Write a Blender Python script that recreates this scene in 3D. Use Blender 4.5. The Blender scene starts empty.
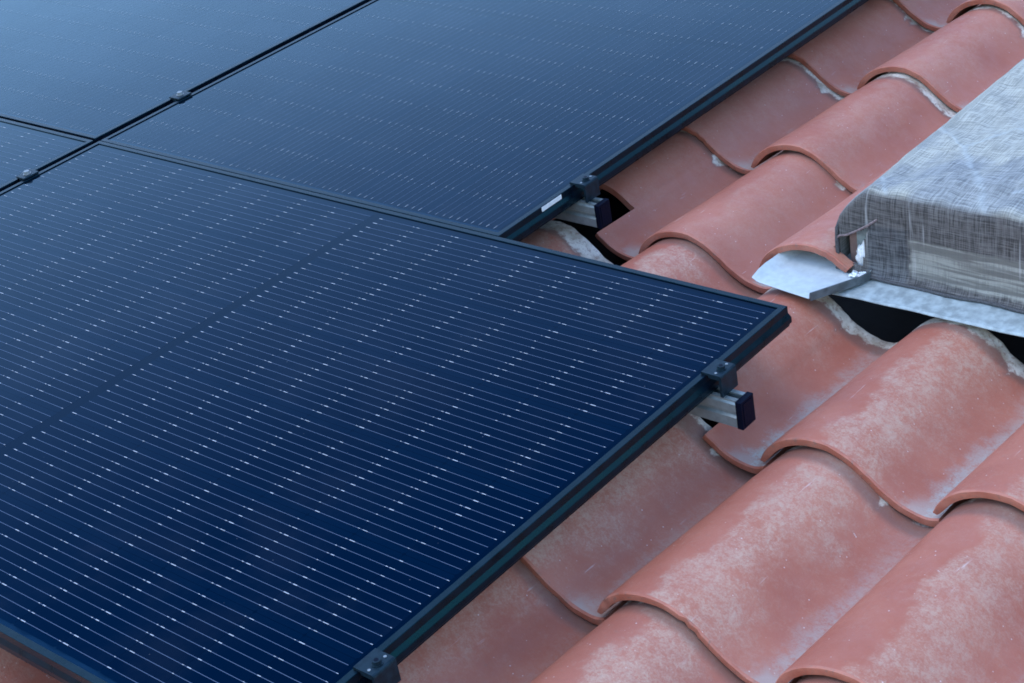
import bpy, bmesh, math, random
from mathutils import Matrix, Vector, noise

random.seed(7)
scene = bpy.context.scene
COL = scene.collection

# ------------------------------------------------------------------ camera, sky, sun, exposure
PITCH = math.atan2(0.24303, 0.97002)              # slope of the roof
EAVES = 4.0                                       # height of the roof frame above the ground
M = Matrix.Translation((0, 0, EAVES)) @ Matrix.Rotation(PITCH, 4, 'X')   # roof frame -> world

cam = bpy.data.cameras.new('camera')
cam_o = bpy.data.objects.new('camera', cam)
COL.objects.link(cam_o)
cam.lens = 61.377
cam.sensor_width = 36.0
cam.clip_start = 0.05
cam.clip_end = 5000.0
R = ((0.755342, 0.635683, -0.159266), (0.217467, -0.472400, -0.854135), (-0.618196, 0.610529, -0.495064))
rx, ry, rz = Vector(R[0]), -Vector(R[1]), -Vector(R[2])
cm = Matrix(((rx.x, ry.x, rz.x, 3.062771), (rx.y, ry.y, rz.y, -0.784353), (rx.z, ry.z, rz.z, 1.338817), (0, 0, 0, 1)))
cam_o.matrix_world = M @ cm
scene.camera = cam_o

SUN_EL, SUN_AZ = math.radians(64), math.radians(-150)   # azimuth from +Y, positive towards +X
world = bpy.data.worlds.new('World')
scene.world = world
world.use_nodes = True
wn = world.node_tree
sky = wn.nodes.new('ShaderNodeTexSky')
sky.sky_type = 'NISHITA'
sky.sun_disc = False
sky.sun_elevation = SUN_EL
sky.sun_rotation = SUN_AZ
sky.air_density = 1.0
sky.dust_density = 0.25
sky.ozone_density = 0.7
bg = wn.nodes['Background']
bg.inputs['Strength'].default_value = 0.15
wn.links.new(sky.outputs['Color'], bg.inputs['Color'])

sun = bpy.data.lights.new('sun', 'SUN')
sun.energy = 0.22
sun.angle = math.radians(40)
sun.color = (1.0, 0.84, 0.66)
sun_o = bpy.data.objects.new('sun', sun)
COL.objects.link(sun_o)
to_sun = Vector((math.sin(SUN_AZ) * math.cos(SUN_EL), math.cos(SUN_AZ) * math.cos(SUN_EL), math.sin(SUN_EL)))
sun_o.rotation_euler = to_sun.to_track_quat('Z', 'Y').to_euler()
sun_o.location = (0, 0, 30)

scene.view_settings.view_transform = 'Standard'
scene.view_settings.look = 'None'
scene.view_settings.exposure = 1.85
scene.view_settings.gamma = 1.0
scene.render.engine = 'CYCLES'
scene.cycles.max_bounces = 6
scene.cycles.diffuse_bounces = 3
scene.cycles.glossy_bounces = 3
scene.cycles.filter_width = 1.7

# ------------------------------------------------------------------ node helpers
def mat(name):
    m = bpy.data.materials.new(name)
    m.use_nodes = True
    nt = m.node_tree
    return m, nt, nt.nodes['Principled BSDF']

def nd(nt, typ, **kw):
    n = nt.nodes.new(typ)
    for k, v in kw.items():
        if k in n.inputs:
            n.inputs[k].default_value = v
        else:
            setattr(n, k, v)
    return n

def lk(nt, a, b):
    nt.links.new(a, b)

def rgba(c):
    return (c[0], c[1], c[2], 1.0)

def ramp(nt, src, lo, hi, a=0.0, b=1.0):
    n = nt.nodes.new('ShaderNodeMapRange')
    n.interpolation_type = 'SMOOTHSTEP'
    n.inputs['From Min'].default_value = lo
    n.inputs['From Max'].default_value = hi
    n.inputs['To Min'].default_value = a
    n.inputs['To Max'].default_value = b
    lk(nt, src, n.inputs['Value'])
    return n.outputs['Result']

def mth(nt, op, a, b=None):
    n = nt.nodes.new('ShaderNodeMath')
    n.operation = op
    for i, v in enumerate((a, b)):
        if v is None:
            continue
        if isinstance(v, (int, float)):
            n.inputs[i].default_value = v
        else:
            lk(nt, v, n.inputs[i])
    return n.outputs[0]

def mixc(nt, fac, a, b):
    n = nt.nodes.new('ShaderNodeMix')
    n.data_type = 'RGBA'
    for sock, v in ((n.inputs[0], fac), (n.inputs[6], a), (n.inputs[7], b)):
        if isinstance(v, (int, float)):
            sock.default_value = v
        elif isinstance(v, tuple):
            sock.default_value = rgba(v)
        else:
            lk(nt, v, sock)
    return n.outputs[2]

def noise_tex(nt, vec, scale, detail=4.0, rough=0.55, dist=0.0):
    n = nt.nodes.new('ShaderNodeTexNoise')
    n.inputs['Scale'].default_value = scale
    n.inputs['Detail'].default_value = detail
    n.inputs['Roughness'].default_value = rough
    n.inputs['Distortion'].default_value = dist
    lk(nt, vec, n.inputs['Vector'])
    return n.outputs['Fac']

def mapping(nt, vec, scale=(1, 1, 1), rot=(0, 0, 0), loc=(0, 0, 0)):
    n = nt.nodes.new('ShaderNodeMapping')
    n.inputs['Scale'].default_value = scale
    n.inputs['Rotation'].default_value = rot
    n.inputs['Location'].default_value = loc
    lk(nt, vec, n.inputs['Vector'])
    return n.outputs['Vector']

def bump(nt, bsdf, h, strength, dist):
    n = nt.nodes.new('ShaderNodeBump')
    n.inputs['Strength'].default_value = strength
    n.inputs['Distance'].default_value = dist
    lk(nt, h, n.inputs['Height'])
    lk(nt, n.outputs['Normal'], bsdf.inputs['Normal'])

def plain(name, col, rough=0.5, metal=0.0, nscale=60.0, namt=0.25, spec=0.5, bmp=0.15, tint=None):
    m, nt, b = mat(name)
    tc = nd(nt, 'ShaderNodeTexCoord').outputs['Object']
    n1 = noise_tex(nt, tc, nscale, 5)
    c = mixc(nt, ramp(nt, n1, 0.3, 0.7), tuple(x * (1 - namt) for x in col), tuple(min(1, x * (1 + namt)) for x in col))
    lk(nt, c, b.inputs['Base Color'])
    b.inputs['Metallic'].default_value = metal
    b.inputs['Specular IOR Level'].default_value = spec
    lk(nt, ramp(nt, n1, 0.3, 0.7, rough * 0.85, min(1, rough * 1.15)), b.inputs['Roughness'])
    if bmp:
        bump(nt, b, noise_tex(nt, tc, nscale * 8, 3), bmp, 0.001)
    if tint:
        b.inputs['Specular Tint'].default_value = rgba(tint)
    return m

# ------------------------------------------------------------------ materials
def tile_material(name, rim=False):
    """object colour: r = chalky bloom, g = tone, b = lime in the channel; alpha = how far the pale head band reaches down"""
    m, nt, b = mat(name)
    tc = nd(nt, 'ShaderNodeTexCoord').outputs['Object']
    oi = nd(nt, 'ShaderNodeObjectInfo')
    rnd = oi.outputs['Random']
    sc_ = nd(nt, 'ShaderNodeSeparateColor')
    lk(nt, oi.outputs['Color'], sc_.inputs[0])
    kb, kt, kl = sc_.outputs[0], sc_.outputs[1], sc_.outputs[2]
    ka = mth(nt, 'SUBTRACT', mth(nt, 'MULTIPLY', oi.outputs['Alpha'], 2.0), 1.0)      # 0.5 = as usual
    off = nd(nt, 'ShaderNodeCombineXYZ')
    for i, k in enumerate((37.0, 61.0, 13.0)):
        lk(nt, mth(nt, 'MULTIPLY', rnd, k), off.inputs[i])
    add = nd(nt, 'ShaderNodeVectorMath', operation='ADD')
    lk(nt, tc, add.inputs[0]); lk(nt, off.outputs[0], add.inputs[1])
    v = add.outputs[0]
    sep = nd(nt, 'ShaderNodeSeparateXYZ')
    lk(nt, tc, sep.inputs[0])
    X, Y = sep.outputs[0], sep.outputs[1]
    big = noise_tex(nt, v, 6.0, 3)
    med = noise_tex(nt, v, 26.0, 6, 0.62, 0.3)
    fine = noise_tex(nt, v, 140.0, 5, 0.65)
    grit = noise_tex(nt, v, 330.0, 4, 0.7)
    grain = noise_tex(nt, v, 900.0, 3)
    if rim:
        c = mixc(nt, ramp(nt, med, 0.35, 0.65), (0.37, 0.105, 0.062), (0.45, 0.165, 0.110))
        c = mixc(nt, ramp(nt, fine, 0.52, 0.72, 0, 0.75), c, (0.20, 0.125, 0.10))
        c = mixc(nt, ramp(nt, grit, 0.60, 0.72, 0, 0.6), c, (0.10, 0.075, 0.065))
    else:
        red = mixc(nt, ramp(nt, big, 0.35, 0.65), (0.360, 0.098, 0.056), (0.415, 0.132, 0.080))
        red = mixc(nt, mth(nt, 'MULTIPLY', kt, 0.6), red, (0.40, 0.155, 0.112))
        # chalky bloom: gritty, starts just past the crest and thins out towards the channel
        wx = mth(nt, 'ADD', X, mth(nt, 'MULTIPLY', mth(nt, 'SUBTRACT', noise_tex(nt, v, 9.0, 5, 0.6), 0.5), 0.16))
        band = mth(nt, 'MULTIPLY', ramp(nt, wx, -0.018, 0.004), ramp(nt, wx, 0.115, 0.055, 0.12, 1.0))
        haze = noise_tex(nt, v, 34.0, 8, 0.75, 0.2)
        g1 = mth(nt, 'ADD', mth(nt, 'MULTIPLY', haze, 0.44), mth(nt, 'ADD', mth(nt, 'MULTIPLY', fine, 0.28), mth(nt, 'MULTIPLY', grit, 0.28)))
        bl = mth(nt, 'MULTIPLY', ramp(nt, g1, 0.40, 0.60, 0.08, 0.68), band)
        bl = mth(nt, 'ADD', bl, mth(nt, 'MULTIPLY', ramp(nt, g1, 0.50, 0.62), 0.16))
        bl = mth(nt, 'MULTIPLY', bl, kb)
        c = mixc(nt, bl, red, (0.49, 0.335, 0.250))
        # dark smuts and pores
        c = mixc(nt, mth(nt, 'MULTIPLY', ramp(nt, fine, 0.58, 0.76), 0.32), c, (0.17, 0.075, 0.065))
        c = mixc(nt, mth(nt, 'MULTIPLY', ramp(nt, grit, 0.66, 0.74), 0.45), c, (0.13, 0.065, 0.055))
        # scuffs along the tile
        sc = noise_tex(nt, mapping(nt, v, (150, 10, 20), (0, 0, 0.30)), 1.0, 3)
        c = mixc(nt, mth(nt, 'MULTIPLY', mth(nt, 'MULTIPLY', ramp(nt, sc, 0.67, 0.73), ramp(nt, noise_tex(nt, v, 14, 2), 0.50, 0.64)), 0.55), c, (0.60, 0.48, 0.45))
        # white specks
        vo = nd(nt, 'ShaderNodeTexVoronoi', Scale=85.0)
        lk(nt, v, vo.inputs['Vector'])
        sp = mth(nt, 'MULTIPLY', ramp(nt, vo.outputs['Distance'], 0.13, 0.05), ramp(nt, noise_tex(nt, v, 31, 2), 0.50, 0.62))
        c = mixc(nt, mth(nt, 'MULTIPLY', sp, 0.7), c, (0.68, 0.60, 0.57))
        # grey lime deposit in the water channel beside the next tile
        wob = mth(nt, 'MULTIPLY', mth(nt, 'SUBTRACT', noise_tex(nt, v, 16, 6, 0.7), 0.5), 0.10)
        ch = ramp(nt, mth(nt, 'ADD', X, wob), 0.128, 0.168)
        ch = mth(nt, 'MULTIPLY', ch, ramp(nt, mth(nt, 'ADD', Y, mth(nt, 'MULTIPLY', wob, 6.0)), 0.38, 0.02, 0.40, 1.0))
        ch = mth(nt, 'MULTIPLY', ch, ramp(nt, g1, 0.40, 0.54, 0.25, 1.0))
        lip = mth(nt, 'MULTIPLY', ramp(nt, mth(nt, 'ADD', X, wob), 0.115, 0.150), ramp(nt, mth(nt, 'ADD', Y, mth(nt, 'MULTIPLY', wob, 1.2)), 0.050, 0.012))
        ch = mth(nt, 'MAXIMUM', mth(nt, 'MULTIPLY', ch, kl), mth(nt, 'MULTIPLY', lip, 0.7))
        c = mixc(nt, mth(nt, 'MULTIPLY', ch, 0.9), c, (0.37, 0.36, 0.33))
        wx2 = mth(nt, 'ADD', X, mth(nt, 'MULTIPLY', wob, 0.25))
        c = mixc(nt, mth(nt, 'MULTIPLY', ramp(nt, mth(nt, 'ADD', Y, mth(nt, 'MULTIPLY', wob, 0.12)), 0.368, 0.386), 0.62), c, (0.115, 0.075, 0.062))  # contact shadow and grime below the next tile's lip, painted into the colour
        # pale bare band at the head of the tile, with grime along its lower side
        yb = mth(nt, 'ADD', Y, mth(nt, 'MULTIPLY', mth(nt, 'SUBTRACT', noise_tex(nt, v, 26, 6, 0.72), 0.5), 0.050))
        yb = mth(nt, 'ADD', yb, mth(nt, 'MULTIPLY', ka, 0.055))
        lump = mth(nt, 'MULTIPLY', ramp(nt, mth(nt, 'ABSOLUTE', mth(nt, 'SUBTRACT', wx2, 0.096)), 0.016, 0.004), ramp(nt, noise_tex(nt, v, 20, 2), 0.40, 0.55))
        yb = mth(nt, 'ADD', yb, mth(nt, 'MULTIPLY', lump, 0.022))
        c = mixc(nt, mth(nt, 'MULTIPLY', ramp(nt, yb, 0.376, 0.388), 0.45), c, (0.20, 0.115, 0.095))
        tb = mth(nt, 'MULTIPLY', ramp(nt, yb, 0.387, 0.396), ramp(nt, fine, 0.34, 0.50, 0.35, 1.0))
        c = mixc(nt, tb, c, mixc(nt, ramp(nt, med, 0.35, 0.65), (0.34, 0.295, 0.225), (0.68, 0.64, 0.55)))
    c = mixc(nt, mth(nt, 'MULTIPLY', ramp(nt, grain, 0.3, 0.7), 0.14), c, (0.27, 0.17, 0.14))
    lk(nt, c, b.inputs['Base Color'])
    lk(nt, ramp(nt, med, 0.3, 0.7, 0.45, 0.72), b.inputs['Roughness'])
    b.inputs['Specular IOR Level'].default_value = 0.5
    h = mth(nt, 'ADD', mth(nt, 'MULTIPLY', fine, 0.6), mth(nt, 'ADD', mth(nt, 'MULTIPLY', grit, 0.9), mth(nt, 'MULTIPLY', med, 2.0)))
    bump(nt, b, h, 0.35, 0.0014)
    return m

def glassy(name, base_fn, rough=0.03):
    """dark layer behind anti-reflection glass: a weak mirror that rises, and loses its blue cast, at a grazing angle"""
    m, nt, b = mat(name)
    nt.nodes.remove(b)
    tc = nd(nt, 'ShaderNodeTexCoord').outputs['Object']
    dif = nt.nodes.new('ShaderNodeBsdfDiffuse')
    c = base_fn(nt, tc)
    if isinstance(c, tuple):
        dif.inputs['Color'].default_value = rgba(c)
    else:
        lk(nt, c, dif.inputs['Color'])
    glo = nt.nodes.new('ShaderNodeBsdfGlossy')
    glo.inputs['Roughness'].default_value = rough
    lw = nt.nodes.new('ShaderNodeLayerWeight')
    lw.inputs['Blend'].default_value = 0.5
    tone = ramp(nt, nd(nt, 'ShaderNodeObjectInfo').outputs['Random'], 0, 1, 0.985, 1.0)
    film = ramp(nt, noise_tex(nt, nd(nt, 'ShaderNodeNewGeometry').outputs['Position'], 3.0, 5, 0.6), 0.3, 0.7, 0.95, 1.0)
    gcol = nd(nt, 'ShaderNodeVectorMath', operation='SCALE')
    lk(nt, mth(nt, 'MULTIPLY', tone, film), gcol.inputs['Scale'])
    lk(nt, gcol.outputs[0], glo.inputs['Color'])
    lk(nt, mixc(nt, ramp(nt, lw.outputs['Facing'], 0.40, 0.77), (0.0, 0.140, 0.36), (0.76, 0.96, 1.0)), gcol.inputs[0])
    fr = nt.nodes.new('ShaderNodeFresnel')
    fr.inputs['IOR'].default_value = 1.44
    mx = nt.nodes.new('ShaderNodeMixShader')
    lk(nt, fr.outputs[0], mx.inputs[0]); lk(nt, dif.outputs[0], mx.inputs[1]); lk(nt, glo.outputs[0], mx.inputs[2])
    lk(nt, mx.outputs[0], nt.nodes['Material Output'].inputs['Surface'])
    return m, nt, dif

def cell_base(nt, tc):
    rnd = nd(nt, 'ShaderNodeObjectInfo').outputs['Random']
    sep = nd(nt, 'ShaderNodeSeparateXYZ')
    lk(nt, tc, sep.inputs[0])
    v = mth(nt, 'ABSOLUTE', sep.outputs[1])
    c = mixc(nt, ramp(nt, rnd, 0, 1), (0.0001, 0.0014, 0.0060), (0.0002, 0.0020, 0.0075))
    edge = ramp(nt, v, 0.076, 0.086)
    pos = nd(nt, 'ShaderNodeNewGeometry').outputs['Position']
    dv = nd(nt, 'ShaderNodeTexVoronoi', Scale=48.0)
    lk(nt, pos, dv.inputs['Vector'])
    speck = mth(nt, 'MULTIPLY', ramp(nt, dv.outputs['Distance'], 0.060, 0.025), ramp(nt, noise_tex(nt, pos, 9, 3), 0.52, 0.64))
    dust = mth(nt, 'ADD', mth(nt, 'MULTIPLY', speck, 0.22), mth(nt, 'MULTIPLY', ramp(nt, noise_tex(nt, pos, 5.0, 6, 0.65), 0.45, 0.72), 0.012))
    c = mixc(nt, dust, c, (0.30, 0.33, 0.36))
    return mixc(nt, mth(nt, 'MULTIPLY', edge, 0.6), c, (0.0002, 0.0040, 0.0125))

MCELL, _, _ = glassy('silicon_cell', cell_base)
def back_base(nt, tc):
    sep = nd(nt, 'ShaderNodeSeparateXYZ')
    lk(nt, tc, sep.inputs[0])
    n = noise_tex(nt, mapping(nt, tc, (14, 60, 1)), 1.0, 4)
    d = mth(nt, 'ADD', sep.outputs[1], mth(nt, 'MULTIPLY', mth(nt, 'SUBTRACT', n, 0.5), 0.02))
    return mixc(nt, ramp(nt, d, 0.024, 0.012, 0, 0.5), (0.0001, 0.0010, 0.0042), (0.012, 0.04, 0.075))
MBACK, _, _ = glassy('backsheet_laminate', back_base)
MWIRE, _, wb = glassy('wire', lambda nt, tc: (0.085, 0.115, 0.17))
MPAD, _, pb = glassy('solder', lambda nt, tc: (0.40, 0.43, 0.46))
MFRAME = plain('black_anodised', (0.0020, 0.0050, 0.0110), 0.30, 0.0, 40, 0.3, 0.24, 0.0, (0.05, 0.85, 1.0))
MCLAMP = plain('clamp_black', (0.006, 0.013, 0.020), 0.38, 0.0, 120, 0.35, 0.24, 0.0, (0.3, 0.75, 1.0))
MSTEEL = plain('bolt_steel', (0.20, 0.23, 0.25), 0.45, 0.5, 300, 0.2)
MCAP = plain('cap_plastic', (0.002, 0.003, 0.010), 0.5, 0.0, 100, 0.2, 0.10, 0.0, (0.3, 0.6, 1.0))
MRAIL = plain('mill_aluminium', (0.24, 0.29, 0.305), 0.36, 0.5, 90, 0.12, 0.6, 0.05)
MSTICK = plain('sticker', (0.56, 0.62, 0.64), 0.5, 0.0, 90, 0.06)
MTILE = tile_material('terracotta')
MRIM = tile_material('terracotta_rim', True)
MDECK = plain('bitumen_felt', (0.012, 0.012, 0.013), 0.9, 0.0, 40, 0.5)
MWALL = plain('render_wall', (0.55, 0.52, 0.47), 0.9, 0.0, 3, 0.08)
MGROUND = plain('dry_ground', (0.16, 0.14, 0.10), 0.95, 0.0, 0.4, 0.3)
MSHEET = plain('galvanised_sheet', (0.47, 0.54, 0.56), 0.5, 0.10, 90, 0.07, 0.4, 0.12)
MAPRON = plain('dusty_sheet', (0.30, 0.36, 0.375), 0.55, 0.10, 60, 0.24, 0.4, 0.25)
MBOARD = plain('grey_board', (0.26, 0.17, 0.155), 0.8, 0.0, 40, 0.25)
MFOAM = plain('white_foam', (0.74, 0.76, 0.78), 0.9, 0.0, 120, 0.12, 0.3, 0.6)
MFOLD = plain('fold_edge', (0.17, 0.13, 0.135), 0.8, 0.0, 300, 0.3)
MHEM = plain('hem_tape', (0.05, 0.052, 0.058), 0.7, 0.0, 400, 0.5)
MFOIL = plain('foil', (0.62, 0.66, 0.68), 0.4, 0.5, 200, 0.15, 0.5, 0.2)

# woven sheeting: UV in metres, 'front' vertex attribute marks the upright front side
def cloth_material():
    m, nt, b = mat('woven_sheeting')
    uv = nd(nt, 'ShaderNodeUVMap').outputs['UV']
    tc = nd(nt, 'ShaderNodeTexCoord').outputs['Object']
    at = nd(nt, 'ShaderNodeAttribute')
    at.attribute_name = 'front'
    fr = at.outputs['Fac']
    sep = nd(nt, 'ShaderNodeSeparateXYZ')
    lk(nt, tc, sep.inputs[0])
    X, Z = sep.outputs[0], sep.outputs[2]
    wa = noise_tex(nt, mapping(nt, uv, (520, 26, 1)), 1.0, 3, 0.6)
    wb_ = noise_tex(nt, mapping(nt, uv, (26, 520, 1)), 1.0, 3, 0.6)
    coarse_a = noise_tex(nt, mapping(nt, uv, (190, 9, 1)), 1.0, 2)
    coarse_b = noise_tex(nt, mapping(nt, uv, (9, 190, 1)), 1.0, 2)
    threads = mth(nt, 'ADD', mth(nt, 'MULTIPLY', mth(nt, 'ADD', wa, wb_), 0.36), mth(nt, 'MULTIPLY', mth(nt, 'ADD', coarse_a, coarse_b), 0.14))
    t = ramp(nt, threads, 0.40, 0.60)
    big = noise_tex(nt, tc, 7.0, 4, 0.55, 0.4)
    med = noise_tex(nt, tc, 24.0, 4, 0.6, 0.5)
    top = mixc(nt, t, (0.195, 0.200, 0.180), (0.435, 0.435, 0.380))
    top = mixc(nt, ramp(nt, big, 0.46, 0.62, 0, 0.75), top, mixc(nt, t, (0.10, 0.11, 0.12), (0.28, 0.30, 0.31)))
    # pale crease lines where the sheet was folded
    Y = sep.outputs[1]
    wig = mth(nt, 'MULTIPLY', mth(nt, 'SUBTRACT', noise_tex(nt, tc, 28.0, 4, 0.6), 0.5), 0.030)
    crease = None
    for ax, ay, ex, ey, w0 in ((1.660, 1.710, 1.757, 1.631, .0045), (1.755, 1.633, 1.850, 1.506, .0060), (1.848, 1.510, 1.918, 1.395, .0070), (1.688, 1.490, 1.730, 1.420, .0040),
                               (1.757, 1.631, 1.900, 1.850, .0045), (1.900, 1.850, 2.300, 1.960, .0050), (1.918, 1.480, 2.200, 1.640, .0050), (2.200, 1.640, 2.380, 1.430, .0050)):
        L = math.hypot(ex - ax, ey - ay); cx_, cy_ = (ex - ax) / L, (ey - ay) / L
        dx = mth(nt, 'SUBTRACT', X, ax); dy = mth(nt, 'SUBTRACT', Y, ay)
        u = mth(nt, 'ADD', mth(nt, 'MULTIPLY', dx, cx_), mth(nt, 'MULTIPLY', dy, cy_))
        w = mth(nt, 'ABSOLUTE', mth(nt, 'ADD', wig, mth(nt, 'SUBTRACT', mth(nt, 'MULTIPLY', dy, cx_), mth(nt, 'MULTIPLY', dx, cy_))))
        k = mth(nt, 'MULTIPLY', ramp(nt, w, w0 * 1.7, 0.0), mth(nt, 'MULTIPLY', ramp(nt, u, -0.004, 0.004), ramp(nt, u, L + .004, L - .004)))
        crease = k if crease is None else mth(nt, 'MAXIMUM', crease, k)
    crease = mth(nt, 'MULTIPLY', crease, ramp(nt, med, 0.30, 0.55, 0.25, 1.0))
    top = mixc(nt, mth(nt, 'MULTIPLY', crease, 0.34), top, (0.47, 0.52, 0.52))
    # front side: dirt and its shade both put into darker colours, with the lining behind showing through in a paler panel
    wob = mth(nt, 'MULTIPLY', mth(nt, 'SUBTRACT', noise_tex(nt, tc, 70, 4), 0.5), 0.02)
    zz = mth(nt, 'ADD', Z, mth(nt, 'MULTIPLY', wob, 0.6))
    xx = mth(nt, 'ADD', X, wob)
    base = mixc(nt, t, (0.032, 0.030, 0.031), (0.140, 0.134, 0.132))
    patch = mth(nt, 'MULTIPLY', mth(nt, 'MULTIPLY', ramp(nt, xx, 1.768, 1.776), ramp(nt, zz, -0.010, -0.020)), ramp(nt, zz, -0.086, -0.078))
    slat = noise_tex(nt, mapping(nt, tc, (5, 1, 130)), 1.0, 3)
    pale = mixc(nt, ramp(nt, slat, 0.40, 0.58), (0.14, 0.138, 0.128), (0.29, 0.292, 0.265))
    pale = mixc(nt, ramp(nt, threads, 0.52, 0.42, 0, 0.5), pale, (0.10, 0.10, 0.10))
    dark = mth(nt, 'MULTIPLY', mth(nt, 'MULTIPLY', ramp(nt, xx, 1.772, 1.764), ramp(nt, zz, 0.004, -0.006)), ramp(nt, xx, 1.690, 1.700))
    fcol = mixc(nt, patch, base, pale)
    fcol = mixc(nt, mth(nt, 'MULTIPLY', dark, 0.7), fcol, mixc(nt, t, (0.022, 0.025, 0.032), (0.12, 0.13, 0.14)))
    fcol = mixc(nt, mth(nt, 'MULTIPLY', ramp(nt, noise_tex(nt, mapping(nt, uv, (75, 4, 1)), 1.0, 3), 0.60, 0.70), 0.55), fcol, (0.38, 0.38, 0.38))
    fcol = mixc(nt, ramp(nt, med, 0.55, 0.75, 0, 0.4), fcol, (0.10, 0.085, 0.085))
    c = mixc(nt, fr, top, fcol)
    lk(nt, c, b.inputs['Base Color'])
    b.inputs['Roughness'].default_value = 0.75
    b.inputs['Specular IOR Level'].default_value = 0.35
    bump(nt, b, mth(nt, 'ADD', mth(nt, 'ADD', threads, mth(nt, 'MULTIPLY', crease, 0.9)), mth(nt, 'MULTIPLY', med, 1.2)), 0.5, 0.0025)
    return m
MCLOTH = cloth_material()

# ------------------------------------------------------------------ object helpers
def link(name, mesh, parent=None, mw=None):
    o = bpy.data.objects.new(name, mesh)
    COL.objects.link(o)
    if parent is not None:
        o.parent = parent
    if mw is not None:
        o.matrix_world = mw
    return o

def tag(o, label=None, cat=None, group=None, kind=None):
    for k, v in (('label', label), ('category', cat), ('group', group), ('kind', kind)):
        if v:
            o[k] = v
    return o

def root(name, loc, label, cat, group=None):
    o = bpy.data.objects.new(name, None)
    o.empty_display_size = 0.05
    COL.objects.link(o)
    o.matrix_world = M @ Matrix.Translation(loc)
    return tag(o, label, cat, group)

def mesh(name, verts, faces, mats, smooth=False, idx=None):
    me = bpy.data.meshes.new(name)
    me.from_pydata([tuple(v) for v in verts], [], faces)
    for m in mats if isinstance(mats, (list, tuple)) else [mats]:
        me.materials.append(m)
    if idx:
        me.polygons.foreach_set('material_index', idx)
    if smooth:
        me.polygons.foreach_set('use_smooth', [True] * len(me.polygons))
    me.update()
    return me

def bm_mesh(name, bm, mats, smooth=False):
    bmesh.ops.recalc_face_normals(bm, faces=bm.faces)
    me = bpy.data.meshes.new(name)
    bm.to_mesh(me)
    bm.free()
    for m in mats if isinstance(mats, (list, tuple)) else [mats]:
        me.materials.append(m)
    if smooth:
        me.polygons.foreach_set('use_smooth', [True] * len(me.polygons))
    return me

def box(bm, x0, x1, y0, y1, z0, z1, bev=0.0):
    r = bmesh.ops.create_cube(bm, size=1.0)
    vs = r['verts']
    for v in vs:
        v.co = Vector(((x0 + x1) / 2 + v.co.x * (x1 - x0), (y0 + y1) / 2 + v.co.y * (y1 - y0), (z0 + z1) / 2 + v.co.z * (z1 - z0)))
    if bev:
        es = list({e for v in vs for e in v.link_edges})
        bmesh.ops.bevel(bm, geom=es, offset=bev, segments=2, affect='EDGES', profile=0.6)

def cyl(bm, c, r, h, n=20, r2=None):
    res = bmesh.ops.create_cone(bm, cap_ends=True, segments=n, radius1=r, radius2=r if r2 is None else r2, depth=h)
    bmesh.ops.translate(bm, verts=res['verts'], vec=c)

def sweep_x(name, prof, x0, x1, mats, n=1):
    """a closed (y, z) outline carried along x"""
    vs, fs = [], []
    k = len(prof)
    for i in range(n + 1):
        x = x0 + (x1 - x0) * i / n
        vs += [(x, a, b) for a, b in prof]
    for i in range(n):
        for j in range(k):
            j2 = (j + 1) % k
            fs.append((i * k + j, i * k + j2, (i + 1) * k + j2, (i + 1) * k + j))
    fs.append(tuple(range(k - 1, -1, -1)))
    fs.append(tuple(n * k + j for j in range(k)))
    bm = bmesh.new()
    vv = [bm.verts.new(v) for v in vs]
    for f in fs:
        bm.faces.new([vv[i] for i in f])
    return bm_mesh(name, bm, mats)

# ------------------------------------------------------------------ ground and the house under the roof
g = 3000.0
ground = link('ground', mesh('ground', [(-g, -g, 0), (g, -g, 0), (g, g, 0), (-g, g, 0)], [(0, 1, 2, 3)], MGROUND))
tag(ground, kind='structure')

roof = root('tiled_roof', (0, 0, -0.30), 'sloping roof of pinkish red clay barrel tiles with chalky white bloom', 'roof')
RX0, RX1, RY0, RY1 = -2.15, 3.40, -0.70, 4.05

def in_roof(o, loc=(0, 0, 0)):
    o.parent = roof
    o.matrix_world = M @ Matrix.Translation(loc)
    return o

bm = bmesh.new()
box(bm, RX0, RX1, RY0 + 0.06, RY1, -0.30, -0.235)
in_roof(link('roof_deck', bm_mesh('roof_deck', bm, MDECK)))
bm = bmesh.new()
rows_y = [-0.618, -0.228, 0.162, 0.552, 0.944, 1.412, 1.800, 2.200, 2.590, 2.985, 3.380]
for y in rows_y + [3.77]:
    box(bm, RX0 + .02, RX1 - .02, y + 0.345, y + 0.375, -0.233, -0.205)
in_roof(link('batten', bm_mesh('batten', bm, MDECK)))
wall = bpy.data.objects.new('wall', None)
bm = bmesh.new()
c_, s_ = math.cos(PITCH), math.sin(PITCH)
def wz(y): return y * c_ + 0.30 * s_, EAVES + y * s_ - 0.302 * c_
ya, za = wz(RY0 + 0.4); yb, zb = wz(RY1 - 0.2)
xa, xb = RX0 + 0.25, RX1 - 0.25
v = [bm.verts.new(p) for p in ((xa, ya, 0), (xb, ya, 0), (xb, yb, 0), (xa, yb, 0), (xa, ya, za), (xb, ya, za), (xb, yb, zb), (xa, yb, zb))]
for f in ((0, 1, 5, 4), (1, 2, 6, 5), (2, 3, 7, 6), (3, 0, 4, 7), (4, 5, 6, 7), (3, 2, 1, 0)):
    bm.faces.new([v[i] for i in f])
w_ = link('house_wall', bm_mesh('house_wall', bm, MWALL))
w_.parent = roof
w_.matrix_world = Matrix.Identity(4)

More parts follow.
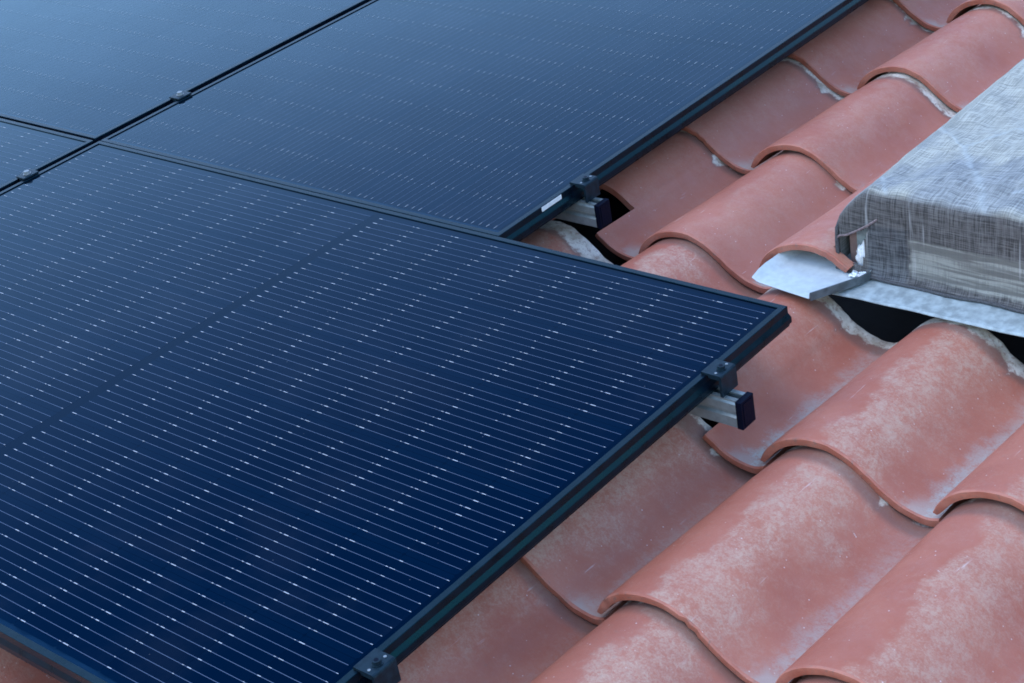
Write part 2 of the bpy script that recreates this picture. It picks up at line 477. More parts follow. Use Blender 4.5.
# ------------------------------------------------------------------ clay tiles
PROF = [(-0.1075, -0.0640), (-0.1045, -0.0580), (-0.0985, -0.0470), (-0.089, -0.0350), (-0.0775, -0.0245), (-0.064, -0.0155), (-0.047, -0.0078),
        (-0.028, -0.0025), (-0.008, 0.0), (0.012, -0.0012), (0.030, -0.0055), (0.047, -0.0130), (0.063, -0.0232), (0.078, -0.0350),
        (0.092, -0.0465), (0.106, -0.0570), (0.120, -0.0655), (0.135, -0.0720), (0.150, -0.0760), (0.164, -0.0775), (0.176, -0.0760), (0.186, -0.0720)]
TLEN, THICK = 0.424, 0.0125
TILT = 0.0195 / 0.42

def tile_mesh(name, keep=None, extra_x=(), extra_y=(), seed=0.0):
    # finer profile (Catmull-Rom)
    P = [Vector((a, b)) for a, b in PROF]
    pts = []
    for i in range(len(P) - 1):
        p0, p1, p2, p3 = P[max(i - 1, 0)], P[i], P[i + 1], P[min(i + 2, len(P) - 1)]
        for t in (0.0, 0.5):
            pts.append(0.5 * ((2 * p1) + (p2 - p0) * t + (2 * p0 - 5 * p1 + 4 * p2 - p3) * t * t + (3 * p1 - p0 - 3 * p2 + p3) * t ** 3))
    pts.append(P[-1])
    if extra_x:
        for ex in extra_x:
            j = min(range(len(pts)), key=lambda k: abs(pts[k].x - ex))
            pts[j] = Vector((ex, pts[j].y))
    n = len(pts)
    nor = []
    for i in range(n):
        d = (pts[min(i + 1, n - 1)] - pts[max(i - 1, 0)]).normalized()
        nor.append(Vector((-d.y, d.x)))
    ys = [0.0, 0.0015, 0.004] + [0.03 * k for k in range(1, 13)] + [0.372, 0.384, 0.396, 0.408, 0.418, TLEN - 0.002, TLEN]
    ys = sorted(set(ys) | set(extra_y))
    top, bot, cells = {}, {}, []
    verts, faces, mi = [], [], []
    def put(x, y, z):
        verts.append((x, y, z)); return len(verts) - 1
    for j, y in enumerate(ys):
        sc = 1.0 - 0.075 * (y / TLEN)
        sh = 0.006 * (y / TLEN)
        for i in range(n):
            inset = 0.0
            if y == 0.0: inset = 0.0014
            elif y == 0.0015: inset = 0.0004
            elif y == TLEN: inset = 0.002
            w = noise.noise(Vector((pts[i].x * 9, y * 7, 3.3 + seed))) * 0.0016 + noise.noise(Vector((pts[i].x * 40, y * 40, 8.3))) * 0.0004
            if y < 0.002 or y > 0.41:
                w += noise.noise(Vector((pts[i].x * 70, y * 300, 1.3))) * 0.0006
            th = THICK
            if i < 4: th = THICK * (0.62 + 0.1 * i)
            edge = noise.noise(Vector((pts[i].x * 45, (5.1 if y < 0.2 else 9.7) + seed, 0))) * (0.0014 if y < 0.004 else 0.0045 if y > 0.41 else 0)
            if y < 0.002:                                   # small chips along the lip
                edge += max(0.0, noise.noise(Vector((pts[i].x * 95, 2.2 + seed * 3, 0))) - 0.42) * 0.016
            z0 = -TILT * y
            q = pts[i] + nor[i] * (w - inset)
            top[i, j] = put(q.x * sc + sh, y + edge, q.y + z0)
            q = pts[i] - nor[i] * (th - (0.001 if y == 0 else 0))
            bot[i, j] = put(q.x * sc + sh, y + edge + (0.0008 if y == 0 else 0), q.y + z0)
    ny = len(ys)
    alive = {}
    for j in range(ny - 1):
        for i in range(n - 1):
            cx, cy = (pts[i].x + pts[i + 1].x) / 2, (ys[j] + ys[j + 1]) / 2
            alive[i, j] = True if keep is None else keep(cx, cy)
    for (i, j), a in alive.items():
        if not a: continue
        faces.append((top[i, j], top[i + 1, j], top[i + 1, j + 1], top[i, j + 1])); mi.append(1 if ys[j] < 0.0035 else 0)
        faces.append((bot[i, j], bot[i, j + 1], bot[i + 1, j + 1], bot[i + 1, j])); mi.append(1)
        def wallf(p, q):
            faces.append((top[q], top[p], bot[p], bot[q])); mi.append(1 if j < ny - 3 else 0)
        if not alive.get((i, j - 1)): wallf((i, j), (i + 1, j))
        if not alive.get((i, j + 1)): wallf((i + 1, j + 1), (i, j + 1))
        if not alive.get((i - 1, j)): wallf((i, j + 1), (i, j))
        if not alive.get((i + 1, j)): wallf((i + 1, j), (i + 1, j + 1))
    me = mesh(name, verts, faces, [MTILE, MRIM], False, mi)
    bm = bmesh.new(); bm.from_mesh(me)
    bmesh.ops.delete(bm, geom=[v for v in bm.verts if not v.link_faces], context='VERTS')
    bmesh.ops.recalc_face_normals(bm, faces=bm.faces)
    for f in bm.faces: f.smooth = True
    for e in bm.edges:
        if len(e.link_faces) == 2 and e.calc_face_angle(0) > 0.9: e.smooth = False
    bm.to_mesh(me); bm.free()
    return me

T_VARIANTS = [tile_mesh('roof_tile', seed=7.7 * i) for i in range(5)]
T_NOTCH_A = tile_mesh('roof_tile_notched', lambda x, y: not (x < 0.088 and y < 0.075), (0.088,), (0.075,))
T_NOTCH_B = tile_mesh('roof_tile_notched_wide', lambda x, y: not (-0.2 < x < 0.088 and y < 0.118), (0.088,), (0.118,))
T_CUT = tile_mesh('roof_tile_cut', lambda x, y: x < (0.074 if y < 0.022 else 0.034), (0.074, 0.034), (0.022,))

APEX, PITCHX, ZLIP = 1.312, 0.2842, -0.092
BOX_X0, BOX_X1, BOX_Y0, BOX_Y1 = 1.69, 2.42, 1.42, 2.26
rng = random.Random(11)
for k in range(-12, 8):
    ax = APEX + PITCHX * k
    for r, y in enumerate(rows_y + [3.775]):
        dx, dy, dz = rng.uniform(-.002, .002), rng.uniform(-.004, .004), rng.uniform(-.0015, .0015)
        rz_, ry_ = rng.uniform(-.006, .006), rng.uniform(-.008, .008)
        me, label = T_VARIANTS[rng.randrange(5)], None
        over = BOX_Y0 - 0.1 < y < BOX_Y1
        if over and k in (2, 3): continue                 # the wrapped box stands here
        if over and k == 4 and y < 2.2: continue
        if k == 1 and over:
            me = T_CUT
            if y == 1.412:
                dz, dy, label = 0.040, -0.017, 'clay tile lifted on the end of the metal flashing'
                rz_ = 0.0
        if k == 1 and y == 0.944:
            me, label = T_NOTCH_A, 'clay tile with its lower left corner cut out for a roof hook'
            dx, dy = 0.0, 0.0
        if k == -1 and y == 1.412:
            me, label = T_NOTCH_B, 'clay tile with its front edge cut back around the rail end'
            dx, dy = 0.0, 0.0
        if k <= 0 and y == 0.944: dx, dy, dz = (0.017, 0.016, 0.005) if k == -1 else (dx, 0.074, 0.001)
        if k == 2 and y in (0.552, 0.944): dx = dy = 0.0
        if k in (2, 3) and y == 0.944: dy = 0.010
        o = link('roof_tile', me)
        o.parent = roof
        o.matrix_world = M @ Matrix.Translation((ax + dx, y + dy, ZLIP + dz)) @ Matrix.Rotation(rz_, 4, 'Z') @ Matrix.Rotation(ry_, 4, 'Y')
        low = 1.0 if y < 1.2 else 0.55
        o.color = (low * rng.uniform(0.55, 1.15), rng.random() * (0.6 if y < 1.2 else 1.0), rng.uniform(0.15, 0.8), 1)
        tail = rng.uniform(-0.55, -0.25) if y < 1.2 else rng.uniform(-0.12, 0.14)
        if k == 1 and y == 0.944: o.color, tail = (0.45, 0.1, 1.2, 1), -0.15
        if k == 2 and y in (0.552, 0.944): o.color, tail = (1.0, 0.1, 1.1 if y > .6 else .7, 1), -0.12 if y > .6 else -0.4
        if k == -1 and y == 0.944: o.color, tail = (0.9, 0.2, 0.3, 1), 0.12
        o.color[3] = 0.5 + 0.5 * tail
        if label: o['label'] = label

# ------------------------------------------------------------------ solar panels
PL, PW, PH = 1.722, 1.134, 0.035

FPROF = [(0.0105, -0.0022), (0.0105, -0.0004), (0.0101, 0.0), (0.0009, 0.0), (0.0002, -0.0003), (0.0, -0.0010), (0.0, -0.0120), (-0.0006, -0.0135),
         (-0.0030, -0.0195), (-0.0034, -0.0210), (-0.0034, -0.0290), (-0.0030, -0.0300), (-0.0008, -0.0315), (-0.0005, -0.0350),
         (0.0240, -0.0350), (0.0240, -0.0335), (0.0030, -0.0335), (0.0030, -0.0060), (0.0100, -0.0060)]

def frame_mesh(L, W):
    bm = bmesh.new()
    rings = []
    for d, z in FPROF:
        rings.append([bm.verts.new(p) for p in ((d, d, z), (L - d, d, z), (L - d, W - d, z), (d, W - d, z))])
    n = len(rings)
    for i in range(n):
        a, b = rings[i], rings[(i + 1) % n]
        for k in range(4):
            bm.faces.new((a[k], a[(k + 1) % 4], b[(k + 1) % 4], b[k]))
    return bm_mesh('panel_frame', bm, MFRAME)

CU, CV = 0.0925, 0.183                     # half-cell pitch along the strings, string pitch
U0, V0, UGAP = 0.019, 0.018, 0.019
GZ = -0.0020
bm = bmesh.new()
hu, hv = CU / 2 - 0.00025, CV / 2 - 0.0005
vs = [bm.verts.new(p) for p in ((-hu + .003, -hv, .00006), (hu - .003, -hv, .00006), (hu, -hv + .003, .00006), (hu, hv - .003, .00006),
                                (hu - .003, hv, .00006), (-hu + .003, hv, .00006), (-hu, hv - .003, .00006), (-hu, -hv + .003, .00006))]
lo = [bm.verts.new((v.co.x, v.co.y, 0.0)) for v in vs]
bm.faces.new(vs)
for i in range(8):
    bm.faces.new((vs[i], lo[i], lo[(i + 1) % 8], vs[(i + 1) % 8]))
CELL = bm_mesh('solar_cell', bm, MCELL)
SWAP = Matrix(((0, -1, 0, 0), (1, 0, 0, 0), (0, 0, 1, 0), (0, 0, 0, 1)))     # quarter turn for upright panels

def solar_panel(x, y, portrait, label):
    """long side along x, or along y when portrait; (x, y) is its lower left corner on the roof"""
    L, W = (PW, PL) if portrait else (PL, PW)
    r = root('solar_panel', (x, y, -PH), label, 'solar panel', 'black solar panels laid side by side on the roof')
    base = M @ Matrix.Translation((x, y, 0))
    def put(name, me, mw=base, lab=None):
        o = link(name, me); o.parent = r; o.matrix_world = mw
        if lab: o['label'] = lab
        return o
    put('frame', frame_mesh(L, W))
    d = 0.0100  # dark backsheet below; the glass is only its mirror-like coating, no separate pane
    put('glazed_backsheet', mesh('glazed_backsheet', [(d, d, GZ), (L - d, d, GZ), (L - d, W - d, GZ), (d, W - d, GZ),
                                          (d, d, GZ - .0036), (L - d, d, GZ - .0036), (L - d, W - d, GZ - .0036), (d, W - d, GZ - .0036)],
                           [(0, 1, 2, 3), (7, 6, 5, 4), (0, 4, 5, 1), (1, 5, 6, 2), (2, 6, 7, 3), (3, 7, 4, 0)], MBACK))
    ub = base @ (Matrix.Translation((PW, 0, 0)) @ SWAP if portrait else Matrix.Identity(4))
    us = [U0 + CU * (i + 0.5) + (UGAP if i > 8 else 0) for i in range(18)]
    jit = random.Random(int(x * 100 + y * 10))
    for i, u in enumerate(us):
        for j in range(6):
            put('solar_cell', CELL, ub @ Matrix.Translation((u, V0 + CV * (j + 0.5), GZ)))
    # ribbon wires with their solder pads (ten to a string)
    wv, wf, pv, pf = [], [], [], []
    pw = 0.6 if portrait else 1.0
    def quad(V, F, u0, u1, v, w, z):
        k = len(V)
        V += [(u0, v - w, z), (u1, v - w, z), (u1, v + w, z), (u0, v + w, z)]
        F.append((k, k + 1, k + 2, k + 3))
    for j in range(6):
        for b in range(10):
            v = V0 + CV * (j + 0.5) + (b - 4.5) * 0.01755
            for h in range(2):
                ua = us[h * 9] - CU / 2 + 0.001
                uz = us[h * 9 + 8] + CU / 2 - 0.002
                if portrait:                                  # this pair of panels has bridged halves
                    ua, uz = (ua, uz + UGAP / 2 - .001) if h == 0 else (ua - UGAP / 2 - .001, uz)
                quad(wv, wf, ua, uz, v, 0.00032 if portrait else 0.00046, GZ + .0003)
                for i in range(h * 9, h * 9 + 9):
                    a = us[i] - CU / 2
                    e = jit.uniform(-.001, .001)
                    if jit.random() < 0.85:
                        quad(pv, pf, a + .0032 + e, a + .0032 + e + jit.uniform(.006, .0105), v, jit.uniform(.00045, .0008) * pw, GZ + .0005)
                    if jit.random() < 0.7:
                        quad(pv, pf, a + CU - .0055 + e, a + CU - .0055 + e + jit.uniform(.0025, .0045), v, jit.uniform(.0004, .0006) * pw, GZ + .0005)
    k = len(wv)
    me = mesh('wires', wv + pv, wf + [tuple(i + k for i in f) for f in pf], [MWIRE, MPAD], False, [0] * len(wf) + [1] * len(pf))
    o = put('contact_wires', me, ub)
    o['kind'] = 'stuff'
    return r, put

PGAP = 0.022
pA, putA = solar_panel(0.0, 0.0, False, 'large black solar panel lying crosswise in front, two clamps on its outer edge')
pD, _ = solar_panel(-PL - 0.0165, -0.004, False, 'black solar panel lying crosswise, only its far corner showing at the picture edge')
pB, putB = solar_panel(0.0, PW + 0.0015, True, 'upright black solar panel with a white sticker on its side beside the tiles')
pC, _ = solar_panel(-PW - 0.0215, PW + 0.004, True, 'upright pale blue reflecting solar panel behind, with no edge against the tiles')

# white sticker on the outer side of panel B
bm = bmesh.new()
box(bm, PW + 0.0002, PW + 0.0010, 0.118, 0.174, -0.0095, -0.0012)
putB('sticker', bm_mesh('sticker', bm, MSTICK), lab='blank white sticker on the side of the frame')

# ------------------------------------------------------------------ rails
def rail(y, x0, x1, label):
    yw, h, t = 0.0155, 0.045, 0.0025
    z1 = -PH - 0.0008; z0 = z1 - h
    m0 = z0 + 0.020
    prof = [(-yw, z0), (yw, z0), (yw, z0 + .016), (yw - .004, z0 + .019), (yw - .004, z0 + .024), (yw, z0 + .027), (yw, z1 - .006), (yw - .0025, z1 - .003), (yw - .0025, z1), (0.0055, z1),
            (0.0055, z1 - t), (0.0095, z1 - t), (0.0095, z1 - .012), (-0.0095, z1 - .012), (-0.0095, z1 - t), (-0.0055, z1 - t), (-0.0055, z1),
            (-yw + .0025, z1), (-yw + .0025, z1 - .003), (-yw, z1 - .006), (-yw, z0 + .027), (-yw + .004, z0 + .024), (-yw + .004, z0 + .019), (-yw, z0 + .016)]
    r = root('mounting_rail', (x1, y, z0), label, 'rail', 'aluminium rails under the panels')
    o = link('rail_profile', sweep_x('rail_profile', prof, x0 - x1, 0, MRAIL)); o.parent = r
    o.matrix_world = M @ Matrix.Translation((x1, y, 0))
    bm = bmesh.new()
    box(bm, 0.0002, 0.0105, -yw - .001, yw + .001, z0 - .001, z1 + .0005, 0.001)
    box(bm, 0.0104, 0.0114, -yw + .004, yw - .004, z0 + .004, z1 - .004)
    o = link('end_cap', bm_mesh('end_cap', bm, MCAP)); o.parent = r
    o.matrix_world = M @ Matrix.Translation((x1, y, 0))
    # tall feet of roof hooks, reaching down between the tiles
    for fx in (x1 - 0.25, x1 - 1.10, x1 - 1.95):
        if fx < x0: continue
        bm = bmesh.new()
        box(bm, fx - x1 - .015, fx - x1 + .015, -.004, .004, -0.234, z0 + .001, .001)
        o = link('roof_hook', bm_mesh('roof_hook', bm, MCAP)); o.parent = r
        o.matrix_world = M @ Matrix.Translation((x1, y, 0))
rail(0.934, -1.80, 1.766, 'aluminium rail with black end cap poking out below the front panel, over red tile')
rail(0.204, -1.80, 1.700, 'aluminium rail hidden under the lower edge of the front panel')
rail(1.366, -1.30, 1.172, 'aluminium rail with black end cap beside the white stained tile and dark hole')

# ------------------------------------------------------------------ clamps
def end_clamp(x, y, label):
    r = root('end_clamp', (x, y, -PH), label, 'clamp', 'black end clamps on the outer panel edges')
    mw = M @ Matrix.Translation((x, y, 0))
    hw = 0.0195
    bm = bmesh.new()
    prof = [(-0.0085, 0.0008), (-0.0085, 0.0034), (-0.0075, 0.0046), (0.0235, 0.0046), (0.0262, 0.0036), (0.0270, 0.0010), (0.0270, -0.0310),
            (0.0225, -0.0310), (0.0225, -0.0030), (0.0045, -0.0030), (0.0045, 0.0008)]
    k = len(prof)
    A = [bm.verts.new((a, -hw, b)) for a, b in prof]
    B = [bm.verts.new((a, hw, b)) for a, b in prof]
    for i in range(k):
        bm.faces.new((A[i], A[(i + 1) % k], B[(i + 1) % k], B[i]))
    bm.faces.new(A); bm.faces.new(B[::-1])
    o = link('clamp_bracket', bm_mesh('clamp_bracket', bm, MCLAMP)); o.parent = r; o.matrix_world = mw
    bm = bmesh.new()
    cyl(bm, (0.0145, 0, 0.0052), 0.0078, 0.0012, 24)
    cyl(bm, (0.0145, 0, 0.0082), 0.0060, 0.0048, 24, 0.0056)
    o = link('bolt', bm_mesh('bolt', bm, MCLAMP)); o.parent = r; o.matrix_world = mw
    bm = bmesh.new()
    cyl(bm, (0.0145, 0, 0.0106), 0.0032, 0.0006, 6)
    s = link('hex_socket', bm_mesh('hex_socket', bm, MCAP)); s.parent = o; s.matrix_world = mw
    bm = bmesh.new()
    cyl(bm, (0.0145, 0, -0.020), 0.004, 0.046, 12)
    o = link('bolt_shank', bm_mesh('bolt_shank', bm, MCLAMP)); o.parent = r; o.matrix_world = mw
    for dy in (-0.014, 0.014):
        bm = bmesh.new()
        cyl(bm, (0.0145, dy, 0.0049), 0.0022, 0.0008, 14)
        o = link('locating_stud', bm_mesh('locating_stud', bm, MSTEEL)); o.parent = r; o.matrix_world = mw
end_clamp(PL, 0.204, 'black end clamp with bolt at the lower corner of the front panel')
end_clamp(PL, 0.934, 'black end clamp with bolt above the capped rail of the front panel')
end_clamp(PW, 1.366, 'black end clamp on the upright panel edge next to the white sticker')

def mid_clamp(x, y, gap, label):
    r = root('mid_clamp', (x, y, -PH), label, 'clamp', 'black middle clamps in the gap between panels')
    mw = M @ Matrix.Translation((x, y, 0))
    bm = bmesh.new()
    w = gap / 2
    box(bm, -w - .006, w + .006, -.019, .019, 0.0008, 0.0046, .0008)
    box(bm, -w + .0040, w - .0040, -.019, .019, -0.034, 0.0015)
    o = link('clamp_plate', bm_mesh('clamp_plate', bm, MCLAMP)); o.parent = r; o.matrix_world = mw
    bm = bmesh.new()
    cyl(bm, (0, 0, 0.0052), 0.0085, 0.0012, 24)
    cyl(bm, (0, 0, 0.0085), 0.0065, 0.0054, 24, 0.006)
    o = link('bolt', bm_mesh('bolt', bm, MSTEEL)); o.parent = r; o.matrix_world = mw
mid_clamp(-0.0083, 0.950, 0.0165, 'small black middle clamp between the two crosswise panels at the left')
mid_clamp(-0.0108, 1.374, 0.0215, 'small black middle clamp between the two upright panels')

# ------------------------------------------------------------------ wrapped box with its flashing
bx = root('wrapped_box', (2.05, 1.42, -0.10), 'low box on the roof wrapped in torn grey woven sheeting', 'wrapped box')
def in_box(o, mw=None):
    o.parent = bx
    o.matrix_world = mw or M
    return o

def lerp(a, b, t): return a + (b - a) * t
LEV = [(-0.0985, .012, .0560), (-0.0955, .0155, .0585), (-0.0915, .0160, .0590), (-0.0885, .0120, .0575), (-0.082, .0090, .0568), (-0.074, .0070, .0565), (-0.066, .0062, .0562), (-0.058, .0056, .0560), (-0.050, .0054, .0560), (-0.042, .0054, .0560),
       (-0.034, .0052, .0560), (-0.026, .0050, .0560), (-0.018, .0050, .0555), (-0.010, .0048, .0548), (-0.002, .0046, .0530), (0.006, .0044, .0480),
       (0.014, .0042, .0420), (0.022, .0040, .0350), (0.030, .0036, .0275), (0.038, .0032, .0200), (0.045, .0024, .0125), (0.051, .0004, .0050), (0.0560, -.0035, -.0020), (0.0595, -.0085, -.0090), (0.0617, -.0160, -.0180),
       (0.0630, -.034, -.028), (0.0636, -.045, -.042)] + [(0.0640, -.045 - .012 * i, -.042 - .012 * i) for i in range(1, 27)]
def ring_pts(df, dl, nx, ny):
    x0, x1, y0, y1 = BOX_X0 - dl, BOX_X1 + dl, BOX_Y0 - df, BOX_Y1 + df
    out = []
    for i in range(nx): out.append((lerp(x0, x1, i / nx), y0, 0))
    for i in range(ny): out.append((x1, lerp(y0, y1, i / ny), 1))
    for i in range(nx): out.append((lerp(x1, x0, i / nx), y1, 2))
    for i in range(ny): out.append((x0, lerp(y1, y0, i / ny), 3))
    return out, (x0, x1, y0, y1)
NX, NY = 210, 130
# tear in the front side, as (x, z) outline
HOLE = [(1.6440, -0.036), (1.6700, -0.022), (1.7000, -0.006), (1.6920, -0.030), (1.6900, -0.055), (1.6840, -0.0780), (1.6520, -0.0830), (1.6440, -0.062)]
def inside(x, z, poly):
    c = False
    for i in range(len(poly)):
        (x1, z1), (x2, z2) = poly[i], poly[i - 1]
        if (z1 > z) != (z2 > z) and x < (x2 - x1) * (z - z1) / (z2 - z1) + x1:
            c = not c
    return c
# finer heights on the front so that the tear has a clean outline
fine = []
for a, b in zip(LEV[:-1], LEV[1:]):
    m = 3 if a[0] < 0.04 else 1
    for t in range(m):
        fine.append(tuple(lerp(p, q, t / m) for p, q in zip(a, b)))
fine.append(LEV[-1])
verts, uvs, front = [], [], []
nring = 2 * NX + 2 * NY
unroll = 0.0
prev = None
for li, (z, df, dl) in enumerate(fine):
    pts, (x0, x1, y0, y1) = ring_pts(df, dl, NX, NY)
    if prev is not None:
        unroll += math.hypot(z - prev[0], df - prev[1])
    prev = (z, df)
    for (x, y, side) in pts:
        p = Vector((x, y, z))
        # gather near corners so that they round off
        cx, cy = min(max(x, x0 + .012), x1 - .012), min(max(y, y0 + .012), y1 - .012)
        q = Vector((x - cx, y - cy))
        if q.length > .012:
            q = q.normalized() * .012
            p.x, p.y = cx + q.x, cy + q.y
        f = max(0.0, min(1.0, (0.058 - z) / 0.006)) if side == 0 else 0.0
        topness = max(0.0, min(1.0, (z - 0.050) / 0.012))
        a = noise.noise(Vector((x * 5.5, y * 5.5, 1.0)))
        b_ = noise.noise(Vector((x * 16 + 4, y * 11, 2.0)))
        fold = abs(noise.noise(Vector((x * 7 + y * 6, (x - y) * 2.2, 4.0))))
        c_n = noise.noise(Vector((x * 3.2 + y * 2.0, y * 3.0 - x, 6.0)))
        p.z += topness * (a * .012 + c_n * .012 + b_ * .0070 + .0045 * noise.noise(Vector((x * 38, y * 5.5, 9.0))) - .008 + .030 * max(0, .16 - fold))
        if topness > 0 and side == 0: p.y += topness * .008 * noise.noise(Vector((x * 9, 2.0, 3.0)))
        if topness > 0 and side == 3: p.x += topness * .008 * noise.noise(Vector((2.0, y * 9, 3.0)))
        side_w = noise.noise(Vector((x * 13, y * 13, z * 9))) * .0035 + noise.noise(Vector((x * 40, y * 40, z * 14))) * .0012
        if side == 0: p.y += side_w * (1 - topness)
        else: p.x += side_w * (1 - topness) * (1 if side in (1, 3) else 0)
        verts.append(p)
        if topness > 0.3: uvs.append((p.x, p.y + 5))
        elif side in (0, 2): uvs.append((p.x, unroll + 5 + BOX_Y0 - 0.16))
        else: uvs.append((p.y + 9, unroll + 5))
        front.append(f)
faces = []
nl = len(fine)
for l in range(nl - 1):
    for i in range(nring):
        i2 = (i + 1) % nring
        a, b_, c, d = l * nring + i, l * nring + i2, (l + 1) * nring + i2, (l + 1) * nring + i
        if i < 40:
            ctr = (verts[a] + verts[b_] + verts[c] + verts[d]) / 4
            if ctr.z < 0.0 and inside(ctr.x, ctr.z, HOLE):
                continue
        faces.append((a, b_, c, d))
faces.append(tuple((nl - 1) * nring + i for i in range(nring)))
me = mesh('sheeting', verts, faces, MCLOTH, True)
uvl = me.uv_layers.new(name='UVMap')
for lp in me.loops:
    uvl.data[lp.index].uv = uvs[lp.vertex_index]
at = me.attributes.new('front', 'FLOAT', 'POINT')
at.data.foreach_set('value', front)
in_box(link('sheeting', me))['label'] = 'grey woven sheeting drawn over the box, torn at the lower corner'

def tube(name, path, r, m, parent_fn, n=8, flat=1.0):
    bm = bmesh.new()
    rings = []
    P = [Vector(p) for p in path]
    for i, p in enumerate(P):
        d = (P[min(i + 1, len(P) - 1)] - P[max(i - 1, 0)]).normalized()
        u = d.cross(Vector((0, 1, 0)))
        u = u.normalized() if u.length > 1e-4 else Vector((1, 0, 0))
        w = d.cross(u).normalized()
        rings.append([bm.verts.new(p + u * math.cos(2 * math.pi * k / n) * r + w * math.sin(2 * math.pi * k / n) * r * flat) for k in range(n)])
    for a, b in zip(rings[:-1], rings[1:]):
        for k in range(n):
            bm.faces.new((a[k], a[(k + 1) % n], b[(k + 1) % n], b[k]))
    bm.faces.new(rings[0]); bm.faces.new(rings[-1][::-1])
    o = link(name, bm_mesh(name, bm, m, True))
    parent_fn(o)
    return o
yf = BOX_Y0 - 0.007
tube('hem', [(1.6440, yf + .012, 0.002), (1.6377, yf + .004, -0.020), (1.6375, yf + .001, -0.044), (1.6390, yf - .001, -0.066), (1.6440, yf - .004, -0.083), (1.6535, yf - .008, -0.0920)]
     + [(1.66 + .03 * i, yf - .010 + .0016 * math.sin(i * 1.7), -0.0940 + .0014 * math.sin(i * 0.9)) for i in range(0, 27)], 0.0034, MHEM, in_box)
tube('fold', [(1.6350, yf + .002, -0.0400), (1.6450, yf - .001, -0.0310), (1.6600, yf - .003, -0.0260), (1.6800, yf - .004, -0.0140), (1.7000, yf - .003, -0.0010), (1.7160, yf + .002, 0.0110), (1.7230, yf + .007, 0.0150)], 0.0020, MFOLD, in_box, 8, 0.6)['label'] = 'pinkish rolled fold along the tear'
bm = bmesh.new()
box(bm, 1.6480, 2.41, 1.437, 2.25, -0.0925, -0.012)
box(bm, 1.712, 2.39, 1.440, 2.23, -0.0115, 0.026)
in_box(link('curb', bm_mesh('curb', bm, MBOARD)))
bm = bmesh.new()
bmesh.ops.create_icosphere(bm, subdivisions=4, radius=1)
for v in bm.verts:
    n_ = 1 + 0.35 * noise.noise(v.co * 2.3) + 0.15 * noise.noise(v.co * 7)
    v.co = Vector((1.681 + v.co.x * .0145 * n_ + v.co.z * .004, 1.4265 + v.co.y * .007 * n_, -0.068 + v.co.z * .024 * n_))
in_box(link('foam_lump', bm_mesh('foam_lump', bm, MFOAM, True)))['label'] = 'white lump showing in the tear'

# front apron of the flashing
def sheet(name, rows, thick, m):
    """rows of points, given thickness downwards"""
    bm = bmesh.new()
    nr, nc = len(rows), len(rows[0])
    T = [[bm.verts.new(p) for p in r] for r in rows]
    B = [[bm.verts.new(Vector(p) - Vector((0, 0, thick))) for p in r] for r in rows]
    for i in range(nr - 1):
        for j in range(nc - 1):
            bm.faces.new((T[i][j], T[i][j + 1], T[i + 1][j + 1], T[i + 1][j]))
            bm.faces.new((B[i][j], B[i + 1][j], B[i + 1][j + 1], B[i][j + 1]))
    for j in range(nc - 1):
        bm.faces.new((T[0][j], B[0][j], B[0][j + 1], T[0][j + 1]))
        bm.faces.new((T[-1][j], T[-1][j + 1], B[-1][j + 1], B[-1][j]))
    for i in range(nr - 1):
        bm.faces.new((T[i][0], T[i + 1][0], B[i + 1][0], B[i][0]))
        bm.faces.new((T[i][-1], B[i][-1], B[i + 1][-1], T[i + 1][-1]))
    return bm_mesh(name, bm, m, False)

fl = root('metal_flashing', (2.0, 1.38, -0.105), 'pale metal flashing strip along the foot of the wrapped box', 'flashing')
rows = []
for y, z in ((1.350, -0.1040), (1.353, -0.1010), (1.372, -0.0990), (1.392, -0.0975), (1.408, -0.0965), (1.428, -0.0960), (1.436, -0.094), (1.437, -0.02)):
    rows.append([(1.662 + 0.02 * i + (0.0 if y > 1.36 else 0.0), y + 0.0022 * noise.noise(Vector((i * .35, 1, 0))) * (1 if y < 1.40 else 0),
                  z + 0.0022 * noise.noise(Vector((i * .3, y * 9, 2))) + (0 if i > 3 else -.0006 * (3 - i))) for i in range(44)])
o = link('apron', sheet('apron', rows, 0.0012, MAPRON)); o.parent = fl; o.matrix_world = M

tr = root('flashing_tray', (1.60, 1.33, -0.098), 'loose pale metal tray end sticking out under a lifted clay tile', 'flashing')
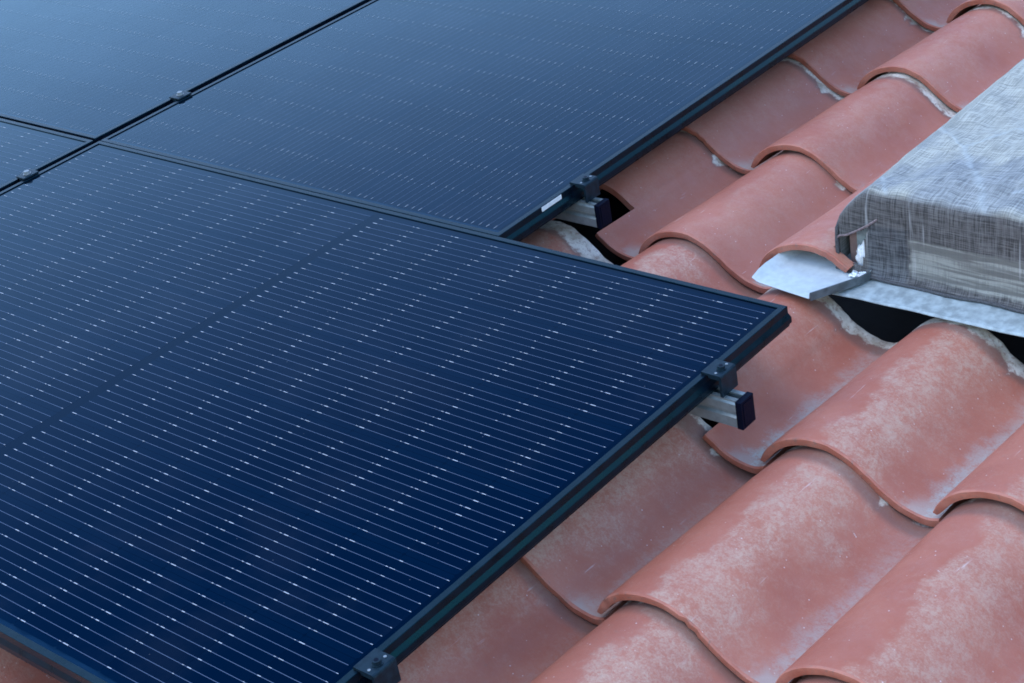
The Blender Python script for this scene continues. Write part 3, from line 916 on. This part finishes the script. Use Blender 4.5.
# channel with turned-up sides; runs up the slope under the lifted tile
def tray_pt(u, s):
    """u across 0..1, s along the slope (0 = lower end)"""
    xl = 1.527 + 0.010 * s / .16
    xr = 1.650 + 0.052 * min(s, .09) / .09
    x = lerp(xl, xr, u)
    y = 1.318 - 0.016 * u + s
    return x, y
rows = []
for s in (0.0, 0.003, 0.02, 0.04, 0.06, 0.08, 0.10, 0.13, 0.16):
    row = []
    for u, h in ((0.0, .0125), (0.03, .0095), (0.075, .0040), (0.12, .0006), (0.2, 0), (0.35, 0), (0.5, 0), (0.65, 0), (0.8, 0), (0.92, 0), (0.985, 0.0004), (1.0, .0100)):
        x, y = tray_pt(u, s)
        up = h * (1.0 if u > .5 else min(1, .45 + s / .05))
        row.append((x, y, -0.0925 + up + 0.0012 * noise.noise(Vector((x * 30, y * 30, 0))) - (0.001 if s == 0 else 0)))
    rows.append(row)
o = link('tray', sheet('tray', rows, 0.0012, MSHEET)); o.parent = tr; o.matrix_world = M
# dark turned-up outer side
rows = []
for s in (0.0, 0.02, 0.04, 0.06, 0.08, 0.10):
    x, y = tray_pt(1.0, s)
    rows.append([(x + .0003, y, -0.0965), (x + .0026, y, -0.0965), (x + .0030, y, -0.0815), (x + .0006, y, -0.0815)])
MDULL = plain('dark_sheet', (0.10, 0.125, 0.14), 0.5, 0.3, 60, 0.3)
bm = bmesh.new()
R_ = [[bm.verts.new(p) for p in r] for r in rows]
for a, b in zip(R_[:-1], R_[1:]):
    for k in range(4):
        bm.faces.new((a[k], a[(k + 1) % 4], b[(k + 1) % 4], b[k]))
bm.faces.new(R_[0]); bm.faces.new(R_[-1][::-1])
o = link('turned_edge', bm_mesh('turned_edge', bm, MDULL)); o.parent = tr; o.matrix_world = M
o['label'] = 'dark turned-up side of the tray'

# scrap of foil under the torn corner
bm = bmesh.new()
bmesh.ops.create_grid(bm, x_segments=14, y_segments=10, size=1)
for v in bm.verts:
    x, y = v.co.x, v.co.y
    v.co = Vector((1.684 + x * .012, 1.396 + y * .009, -0.0890 + 0.7 * .006 * noise.noise(Vector((x * 1.8, y * 2.2, 7))) + .004 * abs(noise.noise(Vector((x * 4, y * 4, 1))))))
me = bm_mesh('foil_scrap', bm, MFOIL)
fo = root('foil_scrap', (1.688, 1.392, -0.095), 'small crumpled scrap of silver foil below the torn corner of the sheeting', 'foil scrap')
o = link('foil', me); o.parent = fo; o.matrix_world = M
md = o.modifiers.new('thickness', 'SOLIDIFY'); md.thickness = 0.0006
